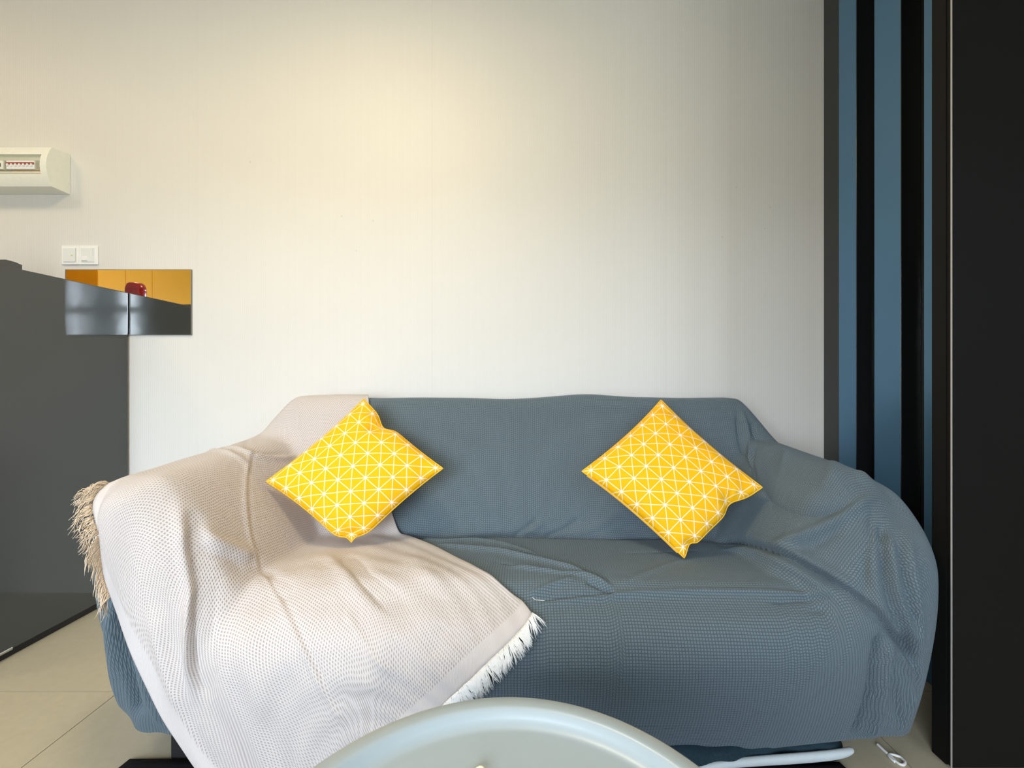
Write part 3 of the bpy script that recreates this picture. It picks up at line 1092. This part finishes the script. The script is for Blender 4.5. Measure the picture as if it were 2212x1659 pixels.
TB, TN, TP = lay(G, 0.014)
S = lap(TB, 40)
S[0], S[-1], S[:, 0], S[:, -1] = TB[0], TB[-1], TB[:, 0], TB[:, -1]
gap = ((S - TP) * TN).sum(-1)
S = S + TN * np.maximum(0.012 - gap, 0)[..., None]
S = lap(S, 3)
TD = np.zeros(S.shape[:2])
hitb = make_hit(S)
SN = TN
FB = [
    # pressed creases running down the throw
    ([(535, 935), (548, 975), (530, 1050), (545, 1190), (600, 1290), (650, 1390), (700, 1500), (760, 1590)], .008, .005, .05),
    ([(552, 960), (540, 1050), (556, 1190), (612, 1290), (662, 1390), (712, 1500)], .006, -.005, .05),
    ([(384, 1060), (390, 1120), (400, 1190), (417, 1260), (411, 1450), (428, 1540)], .012, .026, .28),
    ([(415, 1090), (426, 1190), (443, 1270), (437, 1400), (450, 1520)], .020, -.030, .2),
    ([(640, 862), (648, 910), (655, 975)], .006, .005, .2),
    ([(740, 1310), (800, 1400), (850, 1460)], .007, .004, .2),
    # wrinkle where back and arm meet
    ([(470, 962), (510, 962), (550, 982), (600, 990), (660, 985)], .010, .012, .2),
    ([(532, 930), (533, 952), (548, 972)], .007, -.013, .2),
    ([(540, 968), (580, 978), (640, 978)], .006, -.008, .2),
    ([(440, 965), (490, 970), (530, 990), (545, 1020)], .012, .008, .25),
    # sag on the seat beside the cushion
    ([(745, 1190), (790, 1240), (830, 1285), (880, 1320)], .022, -.020, .2),
    ([(700, 1190), (740, 1230), (790, 1290), (840, 1330)], .022, .008, .25),
    ([(870, 1190), (920, 1230), (980, 1280)], .030, .008, .3),
    # slope off the arm
    ([(395, 1130), (450, 1165), (520, 1190), (560, 1205)], .022, .014, .2),
    ([(400, 1180), (470, 1215), (540, 1225)], .020, -.008, .3),
    ([(560, 1215), (600, 1260), (640, 1290)], .018, -.010, .3),
    # soft waves down the front
    ([(330, 1300), (350, 1420), (400, 1560)], .030, .008, .25),
    ([(520, 1330), (540, 1450), (580, 1580)], .040, .010, .3),
    ([(840, 1330), (820, 1420), (780, 1520)], .040, .008, .3),
    ([(960, 1340), (930, 1420)], .030, -.006, .3),
]
for pix, wd, am, en in FB:
    fold(S, SN, TD, hitb, pix, wd, am, en)
aa, bb = np.meshgrid(np.linspace(0, 1, NA), np.linspace(0, 1, NB), indexing='ij')
TD += 0.0022 * np.sin(31 * aa + 4) * np.sin(17 * bb + 1) + 0.0012 * np.sin(60 * aa * bb + 20 * bb)
THROW = lap(S + SN * TD[..., None], 1)
gap = ((THROW - TP) * TN).sum(-1)
THROW = THROW + TN * np.maximum(0.008 - gap, 0)[..., None]

La = float(np.mean(np.linalg.norm(np.diff(THROW, axis=0), axis=-1).sum(0)))
Lb_cum = np.concatenate([np.zeros((NA, 1)), np.cumsum(np.linalg.norm(np.diff(THROW, axis=1), axis=-1), 1)], 1)
Ua_cum = np.concatenate([np.zeros((1, NB)), np.cumsum(np.linalg.norm(np.diff(THROW, axis=0), axis=-1), 0)], 0)
La_b = Ua_cum[-1:]
ma, mb = NA // 2, int(NB * .45)
UVT = np.stack([Ua_cum - Ua_cum[ma:ma + 1], Lb_cum - Lb_cum[:, mb:mb + 1] + Lb_cum[:, mb].mean()], -1)
BORD = np.stack([Ua_cum, La_b - Ua_cum], -1)          # distance from either fringed end
M['throw'] = throw_mat(La)
throw = empty('throw_blanket', (-0.7, 1.3, 0.46))
tag(throw, 'cream waffle weave throw blanket with fringed ends over the left half of the sofa', 'blanket')
tw = grid_mesh('woven_cloth', THROW, UVT, M['throw'], throw)
bl_ = tw.data.uv_layers.new(name='border')
vi = np.zeros(len(tw.data.loops), np.int32)
tw.data.loops.foreach_get('vertex_index', vi)
bl_.data.foreach_set('uv', BORD.reshape(-1, 2)[vi].reshape(-1).astype(np.float32))
so = tw.modifiers.new('thickness', 'SOLIDIFY')
so.thickness = 0.004
so.offset = 1.0


def fringe(edge, b0, b1, n, length, mat, name, label, droop, splay, jag=0.35, lift=0.0):
    """twisted cords leaving one end of the throw, lying on whatever the end lies on"""
    bm = bmesh.new()
    lm = np.linalg.norm(np.diff(THROW, axis=0), axis=-1)
    for k in range(n):
        b = b0 + (b1 - b0) * (k + random.uniform(-.3, .3)) / n
        jb = int(np.clip(b * (NB - 1), 0, NB - 1))
        e = 0 if edge == 0 else NA - 1
        e1 = 6 if edge == 0 else NA - 7
        P0 = Vector(THROW[e, jb])
        d = Vector(THROW[e, jb] - THROW[e1, jb]).normalized()
        nb = Vector(THROW[e, min(jb + 3, NB - 1)] - THROW[e, max(jb - 3, 0)]).normalized()
        nr = Vector(TN[e, jb])
        lean = splay * math.sin(b * 47) + random.uniform(-.32, .32)
        for s in range(7):
            L = length * random.uniform(1 - jag, 1.05)
            dd = (d + nb * (lean + random.uniform(-.11, .11)) + nr * lift * random.random()).normalized()
            curl = random.uniform(-.3, .3) * (1 + lift * 2.5)
            ph, am = random.uniform(0, 6.3), .004 * lift
            pts = []
            start = P0 + nb * random.uniform(-.004, .004)
            for q in range(6):
                f = q / 5
                p = start + dd * (L * f) + nb * (curl * L * f * f * .5) + nr * (.004 * math.sin(f * 3.1) + random.uniform(0, .002) + am * math.sin(ph + f * 7)) + nb * (am * math.cos(ph * 2 + f * 8))
                p.z -= droop * L * f * f
                # stay on top of the cover
                pts.append(p)
            tube_bm(pts, [.0008, .0009, .0009, .0008, .0007, .0004], 4, bm)
    o = build(name, bm, mat, throw, True)
    o['label'] = label
    o['kind'] = 'stuff'
    return o


M['fringe_white'] = plain('white_cotton_fringe', (0.86, 0.87, 0.88), 0.9, 0.1)
M['fringe_shaded'] = plain('shade_tinted_fringe', (0.74, 0.60, 0.45), 0.9, 0.1)  # warm shade on the left end is put into this fringe colour
fringe(1, 0.0, 1.0, 200, 0.046, M['fringe_white'], 'fringe', 'white cotton fringe along the right end', 0.15, .25)
# where along the left end the photograph shows cords
jb0 = hitb(216, 1056)[1] / (NB - 1); jb1 = hitb(245, 1290)[1] / (NB - 1)
fringe(0, max(jb0 - .12, 0), jb1, 72, 0.047, M['fringe_shaded'], 'fringe', 'cotton fringe along the left end with shade put into its beige', 0.35, .45, .5, 0.8)

# ================================================================== CUSHIONS
def cushion(name, corners, thick, label, notch=None, zip_edge=None):
    """corners: top, right, bottom, left as world points"""
    T, R, Bm, L = [np.array(c) for c in corners]
    n = 72
    s = np.linspace(-1, 1, n)
    S_, T_ = np.meshgrid(s, s, indexing='ij')
    # s runs left->top / bottom->right sides, square corners: (-1,-1)=L (1,-1)=Bm... edges aligned with the sides
    pull = 0.055
    s2 = S_ * (1 - pull * (1 - T_ ** 2) * np.abs(S_) ** 1.5)
    t2 = T_ * (1 - pull * (1 - S_ ** 2) * np.abs(T_) ** 1.5)
    u, v = (s2 + 1) / 2, (t2 + 1) / 2
    P = ((1 - u) * (1 - v))[..., None] * L + (u * (1 - v))[..., None] * Bm + (u * v)[..., None] * R + ((1 - u) * v)[..., None] * T
    nr = np.cross(Bm - T, R - L); nr /= np.linalg.norm(nr)
    if nr[1] > 0: nr = -nr
    h = thick * (np.clip(1 - np.abs(S_) ** 2.3, 0, 1) * np.clip(1 - np.abs(T_) ** 2.3, 0, 1)) ** 0.55
    wr = 0.0035 * np.sin(14 * S_ * T_ + 3 * T_) * np.exp(-((1 - np.abs(S_)) / .35) ** 2) + 0.0035 * np.sin(13 * T_ - 9 * S_ * T_) * np.exp(-((1 - np.abs(T_)) / .35) ** 2)
    wr *= np.minimum(1, 4 * (1 - np.maximum(np.abs(S_), np.abs(T_))))
    inward = np.zeros_like(P)
    cen = (T + R + Bm + L) / 4
    for (ns, nt_, wd, dep, pull_in) in (notch or []):
        g = np.exp(-(((S_ - ns) ** 2 + (T_ - nt_) ** 2) / wd ** 2))
        ang = np.arctan2(T_ - nt_, S_ - ns)
        h = h * (1 - dep * g) + 0.006 * g * np.sin(ang * 9) * (1 - np.exp(-((S_ - ns) ** 2 + (T_ - nt_) ** 2) / .01))
        dirn = cen - (((1 - (ns + 1) / 2) * (1 - (nt_ + 1) / 2)) * L + ((ns + 1) / 2 * (1 - (nt_ + 1) / 2)) * Bm + ((ns + 1) / 2 * (nt_ + 1) / 2) * R + ((1 - (ns + 1) / 2) * (nt_ + 1) / 2) * T)
        inward += (pull_in * g)[..., None] * dirn
    front = P + nr * (h + wr)[..., None] + inward
    backp = P - nr * (h * 0.8)[..., None] + inward
    # print runs level with the floor: pattern axes are the cushion's diagonals
    side = 0.25 * (np.linalg.norm(T - L) + np.linalg.norm(R - T) + np.linalg.norm(R - Bm) + np.linalg.norm(Bm - L))
    pu, pv = S_ * side / 2, T_ * side / 2
    UV = np.stack([(pu + pv) / math.sqrt(2), (pv - pu) / math.sqrt(2)], -1)
    root = empty(name, tuple(cen))
    tag(root, label, 'cushion', 'yellow cushions on the sofa')
    # one closed skin: front and back share the rim
    bm = bmesh.new()
    lay_uv = bm.loops.layers.uv.new('UVMap')
    vf = [[bm.verts.new(front[a, b]) for b in range(n)] for a in range(n)]
    rim = lambda a, b: a in (0, n - 1) or b in (0, n - 1)
    vb = [[vf[a][b] if rim(a, b) else bm.verts.new(backp[a, b]) for b in range(n)] for a in range(n)]
    for V_, rev in ((vf, False), (vb, True)):
        for a in range(n - 1):
            for b in range(n - 1):
                q = [(a, b), (a + 1, b), (a + 1, b + 1), (a, b + 1)]
                if rev: q = q[::-1]
                try:
                    f = bm.faces.new([V_[x][y] for x, y in q])
                except ValueError:
                    continue
                for lp, (x, y) in zip(f.loops, q):
                    lp[lay_uv].uv = UV[x, y]
    cv = build('cushion_cover', bm, M['cushion'], root, True)
    # piped seam around the rim
    ring = [front[a, 0] for a in range(n)] + [front[n - 1, b] for b in range(1, n)] + [front[a, n - 1] for a in range(n - 2, -1, -1)] + [front[0, b] for b in range(n - 2, 0, -1)]
    build('seam', tube_bm([Vector(p) for p in ring], 0.0022, 6, closed=True), M['seam'], root, True)
    if zip_edge is not None:
        build('zip_seam', tube_bm([Vector(front[int(a), 0] - nr * .003 + np.array((-.0015, 0, -.0015))) for a in np.linspace(4, n - 5, 50)], 0.0026, 6), M['zip'], root, True)
    return root


M['cushion'] = cushion_mat(0.0455)
M['seam'] = plain('yellow_cotton_seam', (0.90, 0.52, 0.03), 0.8, 0.2)
M['zip'] = plain('tan_zip_tape', (0.72, 0.42, 0.14), 0.7, 0.2)
cushion('cushion', (at(786, 862, 1.72), at(957, 1012, 1.55), at(757, 1192, 1.445), at(575, 1040, 1.47)), 0.066,
        'yellow lattice print cushion leaning on the cream throw, dented near its top', notch=[(-.33, 1.0, .17, .6, .11), (-.36, .78, .13, .4, 0.0), (.95, -.95, .25, .4, .13)])
cushion('cushion', (at(1428, 864, 1.72), at(1647, 1053, 1.45), at(1478, 1206, 1.385), at(1257, 1018, 1.55)), 0.064,
        'yellow lattice print cushion leaning on the bare slate blue slipcover at right', notch=[(1.0, .36, .2, .35, .08), (1.0, -.80, .12, .3, .07)], zip_edge=1)

# ================================================================== COFFEE TABLE
TX, TY, TR, TZ = -0.022, 0.396, 0.348, 0.50
tb = empty('coffee_table', (TX, TY, 0))
tag(tb, 'round sage grey tray top coffee table in front of the sofa', 'table')
prof = [(0, TZ - .022), (TR - .050, TZ - .022), (TR - .040, TZ - .020), (TR - .033, TZ - .012), (TR - .028, TZ - .003), (TR - .024, TZ - .0006), (TR - .020, TZ),
        (TR - .004, TZ), (TR - .001, TZ - .0015), (TR, TZ - .005), (TR, TZ - .030), (TR - .004, TZ - .036), (TR - .02, TZ - .038), (0, TZ - .038)]
build('tray_top', lathe_bm(prof, 160, TX, TY), M['sage'], tb, True)
for k in range(4):
    a = math.pi / 4 + k * math.pi / 2
    c, s_ = math.cos(a), math.sin(a)
    build('leg', tube_bm([(TX + c * .17, TY + s_ * .17, TZ - .037), (TX + c * .27, TY + s_ * .27, 0.0105)], [.017, .011], 16), M['sage'], tb, True)
# thing lying on the table: only its loop reaches into the photograph
lp = empty('cord_loop', (-.07, .60, TZ - .02))
tag(lp, 'pale yellow cord loop lying on the round grey table', 'cord')
M['pale_cord'] = plain('pale_yellow_cord', (0.80, 0.80, 0.52), 0.5)
zc = TZ - .022 + .003
c0 = at(1033, 1668, .612)
pts = []
for k in range(28):
    a = -0.25 * math.pi + 1.5 * math.pi * k / 27
    pts.append((c0.x + .0085 * math.cos(a) * (1.0 + .2 * math.sin(a)), .612 + .017 * math.sin(a) - .004, zc + .002 * math.sin(a * 2) + .002))
pts = [(c0.x + .03, .56, zc)] + pts + [(c0.x - .012, .55, zc)]
build('loop', tube_bm(pts, .0024, 10), M['pale_cord'], lp, True)
b0 = at(1007, 1660, .617)
build('bead', lathe_bm([(0, zc - .003), (.0028, zc - .001), (.0036, zc + .001), (.0028, zc + .003), (0, zc + .0045)], 16, b0.x, .612), M['white_rubber'], lp, True)

# ================================================================== THINGS UNDER THE SOFA
# thin black rug below the table, its far edge under the sofa front
xs2 = np.linspace(-1.075, 0.86, 120); ys2 = np.linspace(-0.35, 1.172, 80)
X2, Y2 = np.meshgrid(xs2, ys2, indexing='ij')
Z2 = 0.0075 + 0.0008 * np.sin(9 * X2) * np.sin(7 * Y2)
Y2 = Y2 + 0.006 * np.sin(5 * X2) * np.clip((Y2 - 1.05) / .12, 0, 1)
X2 = X2 + 0.012 * np.clip((1.172 - Y2) / .05, 0, 1) * np.where(X2 < 0, -1, 1) * np.clip((np.abs(X2 + .1075) - .9) / .06, 0, 1)
mt = grid_mesh('rug', np.stack([X2, Y2, Z2], -1), np.stack([X2, Y2], -1), M['mat'])
sm = mt.modifiers.new('thickness', 'SOLIDIFY'); sm.thickness = 0.006; sm.offset = -1
tag(mt, 'thin black rug on the tiles under the coffee table and the hanging throw', 'rug')

# dark folded cloth with a white band tucked below the right half
M['navy_cloth'] = plain('dark_teal_cloth', (0.022, 0.045, 0.062), 0.9, 0.15, grain=.2, scale=160)
M['white_band'] = plain('white_cloth_band', (0.60, 0.66, 0.69), 0.8, 0.2)
fc = empty('folded_cloth', (0.68, 1.25, 0))
tag(fc, 'dark folded cloth with a white edge band tucked under the sofa front', 'cloth')
s = np.linspace(0, 1, 60); th = np.linspace(0, 2 * math.pi, 41)
SS, TT = np.meshgrid(s, th, indexing='ij')
rx = 0.105 * (1 - 0.12 * np.cos(9 * SS)) * np.sqrt(np.clip(1 - (2 * np.abs(SS - .5)) ** 6, 0.02, 1))
rz = (0.026 + 0.010 * SS) * np.sqrt(np.clip(1 - (2 * np.abs(SS - .5)) ** 6, 0.05, 1))
sgn = lambda v, p: np.sign(v) * np.abs(v) ** p
X3 = 0.30 + 0.61 * SS
Y3 = 1.255 + rx * sgn(np.cos(TT), .6) + .004 * np.sin(40 * SS)
Z3 = np.maximum(0.0105, rz + .002 + rz * sgn(np.sin(TT), .6) + .003 * np.sin(30 * SS + 3 * TT))
grid_mesh('roll', np.stack([X3, Y3, Z3], -1), np.stack([SS, TT], -1), M['navy_cloth'], fc)
ctr = [(1480, 1669, 1.135), (1560, 1655, 1.135), (1640, 1648, 1.137), (1720, 1643, 1.14), (1790, 1637, 1.145), (1830, 1631, 1.15), (1848, 1622, 1.16)]
hw = [7, 8.5, 10, 11, 11, 10, 5]
bm = bmesh.new()
rows = []
for (px, py, y), hgt in zip(ctr, hw):
    up, dn = at(px, py - hgt, y), at(px, py + hgt, y)
    rows.append([bm.verts.new(p) for p in (up + Vector((0, .016, 0)), up + Vector((0, -.002, 0)), (up + dn) / 2 + Vector((0, -.005, 0)), dn, dn + Vector((0, .016, 0)))])
for A_, B_ in zip(rows[:-1], rows[1:]):
    for k in range(4):
        bm.faces.new((A_[k], A_[k + 1], B_[k + 1], B_[k]))
    bm.faces.new((A_[4], A_[0], B_[0], B_[4]))
bm.faces.new(rows[0]); bm.faces.new(rows[-1][::-1])
wbnd = build('edge_band', bm, M['white_band'], fc, True)
wbnd.modifiers.new('round', 'SUBSURF').levels = 2
wbnd.modifiers['round'].render_levels = 2

# white cable loop on the floor at the right end
y0 = 1.19
cpx = [(1895, 1606), (1912, 1622), (1928, 1636), (1943, 1650), (1952, 1652), (1956, 1645), (1946, 1634), (1930, 1629), (1918, 1628), (1924, 1637), (1934, 1645)]
pts = []
for (px, py) in cpx:
    yy_ = F_PX * (CAM_Z - .006) / (py - VPY)
    pts.append(at(px, py, yy_))
q, _ = polyline3([tuple(p) for p in pts], 60)
for p in q: p[2] = 0.0045
cb = build('cable', tube_bm([Vector(p) for p in q], .0036, 10), M['white_rubber'], None, True)
tag(cb, 'white cable looped on the floor under the right end of the sofa', 'cable')

# loose thread on the seat
tq = []
for (px, py) in ((1151, 1287), (1155, 1291), (1162, 1293), (1170, 1292), (1176, 1291)):
    h_ = hit(px, py)
    tq.append(SOFA[h_] + BN[h_] * .002)
q, _ = polyline3(tq, 24)
thd = build('thread', tube_bm([Vector(p) for p in q], .0007, 6), M['white_rubber'], None, True)
tag(thd, 'tiny loose white thread on the seat beside the corner of the throw', 'thread')

# stray mark: none of the helper meshes stay behind
for m_ in list(bpy.data.meshes):
    if m_.users == 0: bpy.data.meshes.remove(m_)
